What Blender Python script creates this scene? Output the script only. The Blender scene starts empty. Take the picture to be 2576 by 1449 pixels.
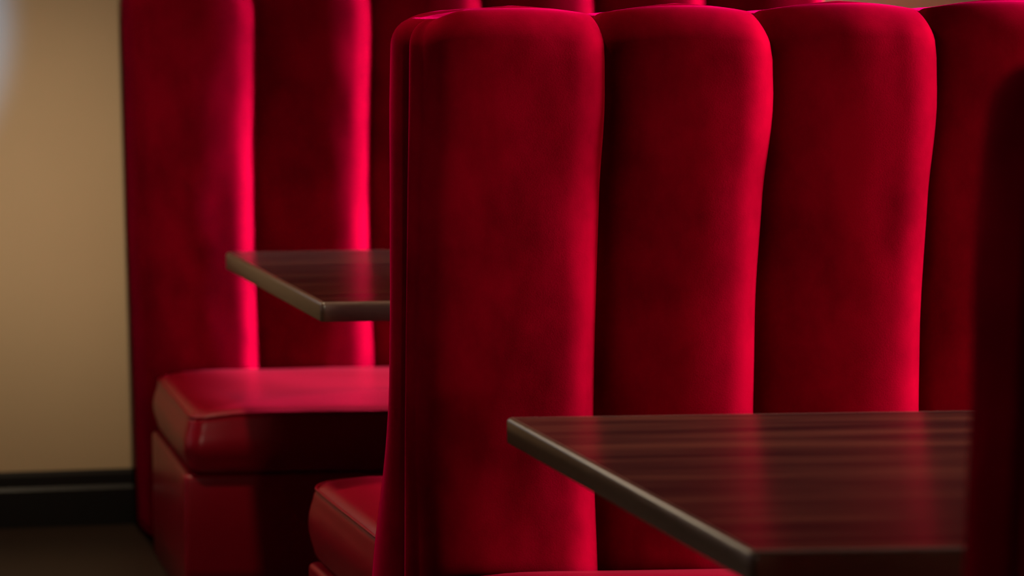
import bpy, math, random
from mathutils import Matrix, Vector, noise

S = bpy.context.scene
COL = S.collection

# ------------------------------------------------------------------ camera
CAM = (-1.318, -3.5, 1.48)
F_PX, W_PX = 5500.0, 2576.0
ROLL = -0.015
cam = bpy.data.cameras.new('camera')
cam.sensor_width = 36.0
cam.lens = 36.0 * F_PX / W_PX
cam.shift_x = (1288 + 1000) / W_PX          # the photograph is an off-centre crop
cam.shift_y = -(724.5 + 200) / W_PX
cam.clip_start, cam.clip_end = 0.05, 50
cam.dof.use_dof = True
cam.dof.focus_distance = 3.55
cam.dof.aperture_fstop = 2.4
co = bpy.data.objects.new('camera', cam)
c, s = math.cos(ROLL), math.sin(ROLL)
m = Matrix(((c, -s, 0, CAM[0]), (0, 0, -1, CAM[1]), (s, c, 0, CAM[2]), (0, 0, 0, 1)))
co.matrix_world = m
COL.objects.link(co)
S.camera = co

# ------------------------------------------------------------------ world, lights, exposure
S.view_settings.view_transform = 'Standard'
S.view_settings.look = 'None'
S.view_settings.gamma = 1.0
S.view_settings.use_curve_mapping = False
S.view_settings.exposure = 0.0

wd = bpy.data.worlds.new('world'); S.world = wd; wd.use_nodes = True
wd.node_tree.nodes['Background'].inputs[0].default_value = (0.55, 0.7, 1.0, 1)
wd.node_tree.nodes['Background'].inputs[1].default_value = 0.6


def light(name, kind, loc, target, power, color, **kw):
    l = bpy.data.lights.new(name, kind)
    l.energy = power; l.color = color
    for k, v in kw.items():
        setattr(l, k, v)
    o = bpy.data.objects.new(name, l)
    o.location = loc
    o.rotation_euler = (Vector(target) - Vector(loc)).to_track_quat('-Z', 'Y').to_euler()
    COL.objects.link(o)
    return o


XR, XL, YB, YF, ZC = 4.2, -3.4, 1.812, -5.2, 2.8
# daylight in the right-hand windows
light('window_daylight_far', 'AREA', (XR + 0.12, 1.43, 1.02), (0, 1.37, 0.80), 165, (0.74, 0.75, 1.0),
      shape='RECTANGLE', size=0.36, size_y=0.8, spread=math.radians(18))
light('window_daylight_middle', 'AREA', (XR + 0.12, -0.20, 1.55), (0, -0.30, 0.9), 100, (0.92, 0.76, 0.92),
      shape='RECTANGLE', size=0.5, size_y=1.3, spread=math.radians(32))
# added warm fill for the channel fronts, low from the right wall
light('window_light_near', 'AREA', (XR + 0.12, -2.2, 0.95), (0.4, 0.0, 0.85), 46, (1.0, 0.76, 0.55),
      shape='RECTANGLE', size=0.9, size_y=0.8, spread=math.radians(80))
# added spots aimed at the back wall; no such lamps are known
light('entrance_lamp', 'SPOT', (-0.74, -4.9, 1.45), (-0.31, 1.85, 0.88), 560, (1.0, 0.82, 0.62),  # added fill that washes the wall beside the far bench
      spot_size=math.radians(13.2), spot_blend=1.0, shadow_soft_size=0.36)
light('entrance_daylight', 'SPOT', (-0.75, -4.9, ZC - 0.15), (-0.79, 1.85, 1.20), 2400, (0.16, 0.42, 1.0),  # added cool spot that makes the bluish patch on the wall
      spot_size=math.radians(8.4), spot_blend=0.55, shadow_soft_size=0.03)
light('picture_lamp', 'SPOT', (-1.2, -1.2, ZC - 0.05), (-1.05, 1.85, 2.0), 3200, (0.86, 0.90, 1.0),  # added spot, brightens the upper wall that the table edges reflect
      spot_size=math.radians(26), spot_blend=0.6, shadow_soft_size=0.05)
light('aisle_lamp', 'SPOT', (-0.16, 0.50, ZC - 0.04), (-0.14, 0.50, 0), 110, (1.0, 0.76, 0.50),
      spot_size=math.radians(90), spot_blend=0.9, shadow_soft_size=0.06)

# ------------------------------------------------------------------ helpers


def mesh_obj(name, verts, faces, mat, parent=None, smooth=True):
    me = bpy.data.meshes.new(name)
    me.from_pydata([tuple(v) for v in verts], [], faces)
    me.validate(); me.update()
    if smooth:
        for p in me.polygons:
            p.use_smooth = True
    me.materials.append(mat)
    o = bpy.data.objects.new(name, me)
    COL.objects.link(o)
    if parent:
        o.parent = parent
    return o


def loft(rings, cap0=True, cap1=True):
    """closed rings of equal length -> verts, faces"""
    n = len(rings[0]); V = []; Fc = []
    for r in rings:
        V += r
    for j in range(len(rings) - 1):
        for i in range(n):
            a, b = j * n + i, j * n + (i + 1) % n
            Fc.append((a, b, b + n, a + n))
    if cap0:
        Fc.append(tuple(reversed(range(n))))
    if cap1:
        Fc.append(tuple(range((len(rings) - 1) * n, len(rings) * n)))
    return V, Fc


def fix_normals(o):
    import bmesh
    bm = bmesh.new(); bm.from_mesh(o.data)
    bmesh.ops.recalc_face_normals(bm, faces=bm.faces)
    bm.to_mesh(o.data); bm.free()
    return o


def box(name, x0, x1, y0, y1, z0, z1, mat, parent=None, bevel=0.0, seg=3):
    v = [(x, y, z) for z in (z0, z1) for y in (y0, y1) for x in (x0, x1)]
    f = [(0, 2, 3, 1), (4, 5, 7, 6), (0, 1, 5, 4), (2, 6, 7, 3), (0, 4, 6, 2), (1, 3, 7, 5)]
    o = mesh_obj(name, v, f, mat, parent, smooth=bevel > 0)
    if bevel:
        b = o.modifiers.new('bevel', 'BEVEL'); b.width = bevel; b.segments = seg
        b.harden_normals = True
    return o


def thing(name, label, cat, loc=(0, 0, 0), group=None):
    o = bpy.data.objects.new(name, None)
    o.empty_display_size = 0.1
    o.location = loc
    COL.objects.link(o)
    o['label'] = label; o['category'] = cat
    if group:
        o['group'] = group
    return o


def structure(o):
    o['kind'] = 'structure'
    return o


# ------------------------------------------------------------------ materials


def new_mat(name):
    mt = bpy.data.materials.new(name); mt.use_nodes = True
    nt = mt.node_tree
    return mt, nt, nt.nodes['Principled BSDF']


def lnk(nt, a, b):
    nt.links.new(a, b)


def ramp(nt, fac, stops):
    r = nt.nodes.new('ShaderNodeValToRGB')
    while len(r.color_ramp.elements) < len(stops):
        r.color_ramp.elements.new(0.5)
    for e, (p, cl) in zip(r.color_ramp.elements, stops):
        e.position = p; e.color = (*cl, 1)
    lnk(nt, fac, r.inputs[0])
    return r.outputs[0]


def coords(nt, scale=(1, 1, 1)):
    t = nt.nodes.new('ShaderNodeTexCoord'); mp = nt.nodes.new('ShaderNodeMapping')
    mp.inputs['Scale'].default_value = scale
    lnk(nt, t.outputs['Object'], mp.inputs[0])
    return mp.outputs[0]


def noise_tex(nt, vec, scale, detail=3, rough=0.5):
    n = nt.nodes.new('ShaderNodeTexNoise')
    n.inputs['Scale'].default_value = scale; n.inputs['Detail'].default_value = detail
    n.inputs['Roughness'].default_value = rough
    lnk(nt, vec, n.inputs['Vector'])
    return n.outputs[0]


def bump(nt, h, strength, dist, bsdf):
    b = nt.nodes.new('ShaderNodeBump')
    b.inputs['Strength'].default_value = strength; b.inputs['Distance'].default_value = dist
    lnk(nt, h, b.inputs['Height']); lnk(nt, b.outputs[0], bsdf.inputs['Normal'])


def velvet():
    mt, nt, b = new_mat('red_velvet')
    v = coords(nt)
    nap = noise_tex(nt, coords(nt, (1, 1, 0.6)), 8, 6, 0.62)          # brushed nap patches
    lnk(nt, ramp(nt, nap, [(0.36, (0.112, 0.0002, 0.0050)), (0.62, (0.190, 0.0003, 0.0085))]), b.inputs['Base Color'])
    b.inputs['Roughness'].default_value = 0.9
    b.inputs['Specular IOR Level'].default_value = 0.0
    b.inputs['Sheen Weight'].default_value = 0.3
    b.inputs['Sheen Roughness'].default_value = 0.30
    b.inputs['Sheen Tint'].default_value = (1.0, 0.001, 0.14, 1)
    fine = noise_tex(nt, v, 420, 2)
    bump(nt, fine, 0.10, 0.0015, b)
    return mt


def leather():
    mt, nt, b = new_mat('red_leather')
    v = coords(nt)
    n = noise_tex(nt, v, 5, 3)
    lnk(nt, ramp(nt, n, [(0.3, (0.215, 0.0006, 0.0100)), (0.7, (0.250, 0.0010, 0.0125))]), b.inputs['Base Color'])
    b.inputs['Roughness'].default_value = 0.31
    b.inputs['Specular IOR Level'].default_value = 0.30
    vo = nt.nodes.new('ShaderNodeTexVoronoi'); vo.inputs['Scale'].default_value = 320
    lnk(nt, v, vo.inputs['Vector'])
    bump(nt, vo.outputs[0], 0.12, 0.0012, b)
    return mt


def walnut():
    mt, nt, b = new_mat('dark_walnut')
    v = coords(nt, (0.5, 9, 1))
    n = noise_tex(nt, v, 3.2, 5, 0.6)
    lnk(nt, ramp(nt, n, [(0.36, (0.007, 0.0022, 0.0014)), (0.50, (0.020, 0.0062, 0.0032)), (0.64, (0.040, 0.0125, 0.0056))]),
        b.inputs['Base Color'])
    b.inputs['Roughness'].default_value = 0.22
    b.inputs['Specular IOR Level'].default_value = 0.34
    g = noise_tex(nt, coords(nt, (3, 60, 1)), 6, 3)
    bump(nt, g, 0.05, 0.001, b)
    return mt


def edge_wood():
    mt, nt, b = new_mat('brown_edge_band')
    n = noise_tex(nt, coords(nt, (8, 8, 60)), 4, 3)
    lnk(nt, ramp(nt, n, [(0.3, (0.064, 0.034, 0.018)), (0.7, (0.090, 0.050, 0.028))]), b.inputs['Base Color'])
    b.inputs['Roughness'].default_value = 0.28
    b.inputs['Specular IOR Level'].default_value = 0.9
    return mt


def plain(name, col, rough=0.6, spec=0.3, metal=0.0, var=0.06, scale=6.0):
    mt, nt, b = new_mat(name)
    n = noise_tex(nt, coords(nt), scale, 3)
    lo = tuple(x * (1 - var) for x in col); hi = tuple(x * (1 + var) for x in col)
    lnk(nt, ramp(nt, n, [(0.3, lo), (0.7, hi)]), b.inputs['Base Color'])
    b.inputs['Roughness'].default_value = rough
    b.inputs['Specular IOR Level'].default_value = spec
    b.inputs['Metallic'].default_value = metal
    return mt


def floor_mat():
    mt, nt, b = new_mat('dark_floorboards')
    br = nt.nodes.new('ShaderNodeTexBrick')
    br.inputs['Scale'].default_value = 1.0
    br.inputs['Brick Width'].default_value = 1.2; br.inputs['Row Height'].default_value = 0.14
    br.inputs['Mortar Size'].default_value = 0.0015
    br.inputs['Color1'].default_value = (0.021, 0.0095, 0.0036, 1)
    br.inputs['Color2'].default_value = (0.014, 0.0064, 0.0025, 1)
    br.inputs['Mortar'].default_value = (0.012, 0.007, 0.004, 1)
    lnk(nt, coords(nt), br.inputs['Vector'])
    lnk(nt, br.outputs[0], b.inputs['Base Color'])
    b.inputs['Roughness'].default_value = 0.5
    return mt


def pane_mat():
    mt = bpy.data.materials.new('window_glass'); mt.use_nodes = True
    nt = mt.node_tree; nt.nodes.clear()
    o = nt.nodes.new('ShaderNodeOutputMaterial'); mx = nt.nodes.new('ShaderNodeMixShader')
    t = nt.nodes.new('ShaderNodeBsdfTransparent'); g = nt.nodes.new('ShaderNodeBsdfGlossy')
    g.inputs['Roughness'].default_value = 0.02
    mx.inputs[0].default_value = 0.06
    lnk(nt, t.outputs[0], mx.inputs[1]); lnk(nt, g.outputs[0], mx.inputs[2]); lnk(nt, mx.outputs[0], o.inputs[0])
    return mt


VELVET, LEATHER, WALNUT, EDGE = velvet(), leather(), walnut(), edge_wood()
WALL = plain('tan_wall_paint', (0.62, 0.46, 0.27), 0.55, 0.25, var=0.03, scale=2.0)
BLACK = plain('black_baseboard_paint', (0.010, 0.009, 0.008), 0.4, 0.35)
CEIL = plain('ceiling_paint', (0.10, 0.09, 0.08), 0.8, 0.1)
DARK = plain('dark_brown_wall_paint', (0.05, 0.035, 0.025), 0.7, 0.2)  # unseen walls, darkened to cut bounce light rather than painted brown
STEEL = plain('black_powder_coat', (0.015, 0.015, 0.016), 0.4, 0.4)
FRAME = plain('dark_window_frame', (0.05, 0.045, 0.04), 0.5, 0.3)
FLOOR, PANE = floor_mat(), pane_mat()

# ------------------------------------------------------------------ room shell
structure(box('floor', XL, XR, YF, YB + 0.3, -0.06, 0.0, FLOOR))
structure(box('ceiling', XL, XR, YF, YB + 0.3, ZC, ZC + 0.06, CEIL))
structure(box('wall_front', XL, XR, YF - 0.1, YF, 0, ZC, DARK))

WROT = math.radians(4.0)                                 # the back wall is a touch out of square
wb = structure(box('wall_back', XL - 1, XR + 1, 0, 0.1, 0, ZC, WALL))
wb.location = (0, YB, 0); wb.rotation_euler.z = WROT
prof = [(0, 0), (-0.018, 0), (-0.018, 0.088), (-0.012, 0.096), (-0.012, 0.122), (-0.007, 0.132), (0, 0.132)]
V = [(x, y, z) for x in (XL - 0.5, XR + 0.5) for (y, z) in prof]
n = len(prof)
Fc = [(i, (i + 1) % n, (i + 1) % n + n, i + n) for i in range(n)] + [tuple(range(n)), tuple(range(n, 2 * n))]
bb = structure(fix_normals(mesh_obj('baseboard_back', V, Fc, BLACK, smooth=False)))
bb.location = (0, YB, 0); bb.rotation_euler.z = WROT


def add_boxes(boxes):
    V = []; Fc = []
    for (x0, x1, a, b_, c_, d) in boxes:
        k = len(V)
        V += [(x, y, z) for z in (c_, d) for y in (a, b_) for x in (x0, x1)]
        Fc += [tuple(k + q for q in f) for f in ((0, 2, 3, 1), (4, 5, 7, 6), (0, 1, 5, 4), (2, 6, 7, 3), (0, 4, 6, 2), (1, 3, 7, 5))]
    return V, Fc


def wall_with_windows(name, wname, x0, x1, spans, wz0, wz1):
    bx = []; y = YF
    for (a, b_) in spans:
        bx += [(x0, x1, y, a, 0, ZC), (x0, x1, a, b_, 0, wz0), (x0, x1, a, b_, wz1, ZC)]
        y = b_
    bx.append((x0, x1, y, YB + 0.3, 0, ZC))
    structure(mesh_obj(name, *add_boxes(bx), DARK, smooth=False))
    xm = (x0 + x1) / 2; t = 0.05; num = int(wname[-1])
    for (a, b_) in spans:                                # frame with a mullion, and its pane
        ym = (a + b_) / 2; p, q = xm - 0.03, xm + 0.03
        w = structure(mesh_obj('window_%d' % num, *add_boxes([
            (p, q, a, a + t, wz0, wz1), (p, q, b_ - t, b_, wz0, wz1), (p, q, a + t, b_ - t, wz0, wz0 + t),
            (p, q, a + t, b_ - t, wz1 - t, wz1), (p, q, ym - t / 2, ym + t / 2, wz0 + t, wz1 - t)]), FRAME, smooth=False))
        box('pane', xm - 0.003, xm + 0.003, a + t, b_ - t, wz0 + t, wz1 - t, PANE, w)
        num += 1


wall_with_windows('wall_right', 'window_1', XR, XR + 0.1, [(-2.75, -1.65), (-0.50, 0.10), (1.22, 1.72)], 0.50, 2.30)
structure(box('wall_left', XL - 0.1, XL, YF, YB + 0.3, 0, ZC, DARK))

# ------------------------------------------------------------------ booth benches
T = 0.20                       # backrest thickness
BACK_H = 1.306                   # backrest height


def smooth01(t):
    t = min(1, max(0, t))
    return t * t * (3 - 2 * t)


def interp(tab, z):
    if z <= tab[0][0]:
        return tab[0][1]
    for (a, va), (b, vb) in zip(tab, tab[1:]):
        if z <= b:
            return va + (vb - va) * smooth01((z - a) / (b - a))
    return tab[-1][1]


def channel(parent, x0, x1, ymid, side, depth, end_l, end_r, lean, seed, roll=0.02, wide=0.0, top=0.0, rise=0.011, name='back_channel'):
    """One upright padded channel of a backrest.  side -1 faces the camera, +1 faces away."""
    gap = 0.0006
    HB = BACK_H + top
    BF, BR, CR = 0.050, 0.030, 0.55
    us = [-math.cos(math.pi * i / 44) for i in range(45)]
    zs = [0.015 + (HB - 0.05 - 0.015) * i / 46 for i in range(47)]
    zs += [HB - 0.05 + 0.05 * math.sin(math.pi / 2 * i / 9) for i in range(1, 10)]
    rings = []
    for z in zs:
        q = max(0, (z - (HB - 0.05)) / 0.05)
        k = 1 - math.sqrt(max(0, 1 - q * q))
        flare = (0.075 if side > 0 else 0.032) * (1 - smooth01((z - 0.30) / 0.42)) ** 1.3
        head = roll * interp([(0.78, 0), (1.0, 0.35), (1.16, 1.0), (1.24, 0.9), (1.312, 0.2)], z)
        D = depth + flare + head
        wd_ = wide * interp([(0.85, 0), (1.17, 1.0), (1.22, 0.9), (1.30, 0.0)], z)
        insf, insb = 0.045 * k, 0.022 * k
        il = 0.040 * k if end_l else 0.016 * k
        ir = 0.055 * k if end_r else 0.016 * k
        xa, xb = x0 + gap + (0 if end_l else 0), x1 - gap
        pts = []
        for u in us:
            # the padding swells towards its right-hand fold
            t = (CR - u) / (1 + CR) if u < CR else (u - CR) / (1 - CR)
            if u < CR and end_l:
                d = D - 0.016 * t ** 1.9 - 0.036 * (1 - math.sqrt(max(0, 1 - t ** 9)))
            elif u > CR and end_r:
                d = D - 0.045 * (1 - math.sqrt(max(0, 1 - t ** 4)))
            elif u < CR:
                d = D - BF * (1 - math.sqrt(max(0, 1 - t ** 1.9)))
            else:
                d = D - BR * (1 - math.sqrt(max(0, 1 - t ** 2.3)))
            x = (xa + xb) / 2 + (xb - xa) / 2 * u + (wd_ * max(0, u) ** 3 if not end_r else 0)
            pts.append((x, d, u))
        dl, dr = pts[0][1], pts[-1][1]
        NS = 9
        right = [(pts[-1][0], dr * (1 - i / NS), 1) for i in range(1, NS + 1)]
        left = [(pts[0][0], dl * (i / NS), -1) for i in range(0, NS)]
        ring = []
        for (x, d, u) in pts + right + left:
            if d < D - 0.0 and ((u <= -0.999 and end_l) or (u >= 0.999 and end_r)):
                e = math.sin(math.pi * min(1, d / dl) * 0.9 + 0.1)      # the end face is gently padded
                off = 0.012 * max(0, e) - 0.007 * (1 - min(1, d / 0.03)) + 0.002
                x += -off if u < 0 else off
            xx = x + il * max(0, -u if abs(u) <= 1 else 0) - ir * max(0, u)
            dd = insb + d * (D - insf - insb) / D
            nz = noise.noise(Vector((xx * 5 + seed * 7.3, z * 3.1, seed * 2.7 + side)))
            n2 = noise.noise(Vector((xx * 14 + seed * 3.1, z * 9, seed * 5.1 + side)))
            dd += (0.0034 * nz + 0.0010 * n2) * min(1, d / 0.05) * (1 - k)
            zz = z + rise * (1 - min(1, abs(u)) ** (7 if end_l and u < 0 else 2.2)) * smooth01((z - 1.1) / 0.2)
            if (end_l and u < 0) or (end_r and u > 0):
                zz -= 0.006 * abs(u) ** 3 * k
            xx += lean(xx) * (zz - 1.2)
            ring.append((xx, ymid + side * dd, zz))
        rings.append(ring)
    # close the top with shrinking rings
    last = rings[-1]
    cx = sum(p[0] for p in last) / len(last); cy = sum(p[1] for p in last) / len(last)
    cz = max(p[2] for p in last)
    for f in (0.8, 0.55, 0.3, 0.1):
        rings.append([(cx + (p[0] - cx) * f, cy + (p[1] - cy) * f, p[2] + (cz + 0.003 - p[2]) * (1 - f) ** 0.8) for p in last])
    V, Fc = loft(rings)
    return fix_normals(mesh_obj(name, V, Fc, VELVET, parent))


def rrect(x0, x1, y0, y1, r, n=8):
    pts = []
    for (cx, cy, a0) in ((x1 - r, y1 - r, 0), (x0 + r, y1 - r, 90), (x0 + r, y0 + r, 180), (x1 - r, y0 + r, 270)):
        for i in range(n + 1):
            a = math.radians(a0 + 90 * i / n)
            pts.append((cx + r * math.cos(a), cy + r * math.sin(a)))
    out = []                       # even out the straight runs
    m_ = len(pts)
    for i in range(m_):
        p, q = pts[i], pts[(i + 1) % m_]
        out.append(p)
        L = math.hypot(q[0] - p[0], q[1] - p[1])
        k = int(L / 0.05)
        for j in range(1, k):
            out.append((p[0] + (q[0] - p[0]) * j / k, p[1] + (q[1] - p[1]) * j / k))
    return out


def seat(parent, x0, x1, yb, yf, z0, z1, skew=0.0, crown=0.022, rim=0.030, seed=0):
    """Padded leather seat from the backrest (yb) to its front edge (yf)."""
    ya, yc = min(yb, yf), max(yb, yf)
    R = 0.035
    base = rrect(x0, x1, ya, yc, R)
    rings = []
    mx, my = (x0 + x1) / 2, (ya + yc) / 2

    def inset(p, d):
        hx, hy = (x1 - x0) / 2, (yc - ya) / 2
        return (mx + (p[0] - mx) * (hx - d) / hx, my + (p[1] - my) * (hy - d) / hy)

    lv = []
    for i in range(0, 7):
        a = math.pi / 2 * i / 6
        lv.append((z0 + 0.022 * (1 - math.cos(a)), 0.018 * (1 - math.sin(a)) + 0.004))
    for i in range(1, 6):
        t = i / 6
        lv.append((z0 + 0.022 + (z1 - rim - z0 - 0.022) * t, 0.004 - 0.008 * math.sin(math.pi * t)))
    for i in range(0, 9):
        a = math.pi / 2 * i / 8
        lv.append((z1 - rim + rim * math.sin(a), 0.004 + rim * 1.1 * (1 - math.cos(a))))
    for (z, d) in lv:
        rings.append([(*inset(p, d), z) for p in base])
    top = rings[-1]
    for f in (0.96, 0.9, 0.82, 0.72, 0.6, 0.45, 0.3, 0.15, 0.04):
        h = crown * (1 - f ** 2.2)
        rings.append([(mx + (p[0] - mx) * f, my + (p[1] - my) * f, p[2] + h) for p in top])

    def warp(v):
        x, y, z = v
        t = (y - yb) / (yf - yb)
        k = max(0, 1 - (x - x0) / 0.5)
        e = max(0.0, 1 - (x - x0) / 0.15) ** 2 * max(0.0, (z - z0) / (z1 - z0)) * 0.015    # soft, sat-in end
        return (x - skew * t * k, y, z - e + 0.003 * noise.noise(Vector((x * 6, y * 6, seed))))

    V, Fc = loft(rings)
    V = [warp(v) for v in V]
    o = fix_normals(mesh_obj('seat_cushion', V, Fc, LEATHER, parent))
    # sewn welt along the top edge
    pr = [warp((*inset(p, 0.0085), z1 - rim * 0.36)) for p in base]
    ns = 8; rr = 0.0028; rings = []
    m_ = len(pr)
    for i in range(m_):
        p = Vector(pr[i]); tg = (Vector(pr[(i + 1) % m_]) - Vector(pr[i - 1])).normalized()
        nx = tg.cross(Vector((0, 0, 1))).normalized(); nz = nx.cross(tg)
        rings.append([tuple(p + rr * (math.cos(2 * math.pi * k / ns) * nx + math.sin(2 * math.pi * k / ns) * nz)) for k in range(ns)])
    rings.append(rings[0])
    V, Fc = loft(rings, False, False)
    fix_normals(mesh_obj('welt', V, Fc, LEATHER, o))
    return o


def seat_base(parent, x0, x1, yb, yf, z1, skew=0.0):
    ya, yc = min(yb, yf), max(yb, yf)
    pts = rrect(x0, x1, ya, yc, 0.012, 5)

    def warp(p, d=0.0):
        t = (p[1] - yb) / (yf - yb)
        k = max(0, 1 - (p[0] - x0) / 0.5)
        x = p[0] - skew * t * k
        mx, my = (x0 + x1) / 2, (ya + yc) / 2
        return (x + (d if x < mx else -d), p[1] + (d if p[1] < my else -d))
    rings = [[(*warp(p), z) for p in pts] for z in (0.0, 0.08, 0.16, z1 - 0.012)]
    for i in range(1, 5):
        a = math.pi / 2 * i / 4
        rings.append([(*warp(p, 0.010 * (1 - math.cos(a))), z1 - 0.012 + 0.012 * math.sin(a)) for p in pts])
    V, Fc = loft(rings)
    return fix_normals(mesh_obj('seat_base', V, Fc, LEATHER, parent))


def bench(name, label, x0, ws, yface, lean, double, rolls, wides, skew=0.0, seed=0, top=0.0, crown=0.022):
    """yface: plane of the backrest face towards the camera."""
    t = thing(name, label, 'bench', (x0, yface + T / 2, 0), 'red velvet booth benches')
    split = -0.026                # the two padded halves meet a little forward of the middle
    xs = [0.0]
    for w in ws:
        xs.append(xs[-1] + w)
    L = xs[-1]; n_ = len(ws)
    half = T / 2
    for k in range(n_):
        if double:
            channel(t, xs[k], xs[k + 1], split - 0.0008, -1, half + split, k == 0, k == n_ - 1, lean, seed + k, rolls[k], wides[k], top)
            channel(t, xs[k], xs[k + 1], split + 0.0008, 1, half - split, k == 0, k == n_ - 1, lean, seed + k + 20, 0.012, 0, top - (0.002 if k == 0 else 0.007), 0.006 if k == 0 else 0.003)
        else:
            channel(t, xs[k], xs[k + 1], half, -1, T, k == 0, k == n_ - 1, lean, seed + k, rolls[k], wides[k], top)
    sides = (-1, 1) if double else (-1,)
    for sd in sides:
        yb = sd * (half + (0.070 if sd > 0 else 0.026)); yf = sd * (half + 0.462)
        drop = 0.034 if sd > 0 else (-0.009 if double else 0.0)
        seat(t, 0.004, L - 0.004, yb, yf, 0.284 - drop, 0.424 - drop * (0.45 if sd > 0 else 1), skew if sd < 0 else 0, crown, seed=seed + sd)
        seat_base(t, 0.0, L, yb, sd * (half + 0.446), 0.280 - drop, skew if sd < 0 else 0)
    return t


W_ = 0.264
bench('booth_bench', 'red velvet booth bench against the tan wall behind the farther table',
      -0.062, [0.268, 0.270, 0.260, 0.262, 0.259, 0.282], 1.6, lambda x: -0.016 + 0.09 * min(0.25, max(0, x)), False,
      [0.012, 0.012, 0.012, 0.012, 0.012, 0.012], [0.003] * 6, 0.035, 1, crown=0.010)
bench('booth_bench', 'tall two-sided red velvet booth bench in the middle between the two wooden tables',
      0.0, [0.284, 0.259, 0.268, 0.264, 0.264, 0.264, 0.264], 0.0, lambda x: 0.025 + 0.014 * x, True,
      [0.020, 0.027, 0.022, 0.02, 0.02, 0.02, 0.02], [0.002, 0.010, 0.006, 0.005, 0.005, 0.005, 0], 0.0, 40)
bench('booth_bench', 'dark out-of-focus red booth bench cut off by the right edge, nearest the camera',
      -0.020, [W_] * 6, -1.6, lambda x: 0.076, True,
      [0.012] * 6, [0.004] * 6, 0.0, 80, top=0.027)

# ------------------------------------------------------------------ tables


def table(label, x0, y0, y1, length, rot=0.0):
    cx, cy = x0 + length / 2, (y0 + y1) / 2
    t = thing('booth_table', label, 'table', (x0, cy, 0), 'wooden booth tables')
    t.rotation_euler.z = rot
    L, hd, zt, th = length, (y1 - y0) / 2, 0.75, 0.036
    # tabletop inside its edge band
    eb = 0.008
    box('tabletop', eb, L - eb, -hd + eb, hd - eb, zt - th, zt, WALNUT, t)
    # edge band: ring with a rounded upper arris
    outline = []
    r = 0.007
    prof = [(eb, zt - th), (0.001, zt - th), (0, zt - th + 0.001), (0, zt - r)]
    prof += [(r - r * math.cos(math.radians(a)), zt - r + r * math.sin(math.radians(a))) for a in (18, 36, 54, 72, 90)]
    prof += [(eb, zt)]
    rings = []
    for (d, z) in prof:
        rings.append([(*p, z) for p in rrect(d, L - d, -hd + d, hd - d, max(0.0015, 0.006 - d), 4)[:]])
    # corner points only, so that every ring has the same count
    rings = []
    for (d, z) in prof:
        ring = []
        rc = 0.008
        for (ccx, ccy, a0) in ((L - rc, hd - rc, 0), (rc, hd - rc, 90), (rc, -hd + rc, 180), (L - rc, -hd + rc, 270)):
            for i in range(6):
                a = math.radians(a0 + 18 * i)
                q = max(0.0, rc - d)
                ring.append((ccx + q * math.cos(a), ccy + q * math.sin(a), z))
        rings.append(ring)
    V, Fc = loft(rings, False, False)
    fix_normals(mesh_obj('edge_band', V, Fc, EDGE, t))
    # steel pedestal
    px = L * 0.55

    def disc(profile, nm):
        rg = [[(px + rad * math.cos(2 * math.pi * i / 32), rad * math.sin(2 * math.pi * i / 32), z) for i in range(32)]
              for (rad, z) in profile]
        V, Fc = loft(rg)
        return fix_normals(mesh_obj(nm, V, Fc, STEEL, t))
    disc([(0.20, 0.0), (0.205, 0.004), (0.20, 0.012), (0.06, 0.028), (0.045, 0.04)], 'pedestal_foot')
    disc([(0.036, 0.038), (0.036, zt - th - 0.012)], 'column')
    box('mounting_plate', px - 0.14, px + 0.14, -0.14, 0.14, zt - th - 0.014, zt - th - 0.0005, STEEL, t)
    return t


def place(px, py, z):
    """where the photograph's ray through a table corner meets height z"""
    xr = px - (-1000); yr = py + 200
    x1 = xr + ROLL * yr; y1 = yr - ROLL * xr
    Z = (CAM[2] - z) * F_PX / y1
    return CAM[0] + x1 * Z / F_PX, CAM[1] + Z


table('dark wooden table in front of the middle bench, lower right, reflecting its red channels',
      -0.036, -1.040, -0.368, 1.35)
table('dark wooden table in front of the far bench, mostly hidden behind the middle bench',
      0.006, 0.562, 1.188, 1.30)
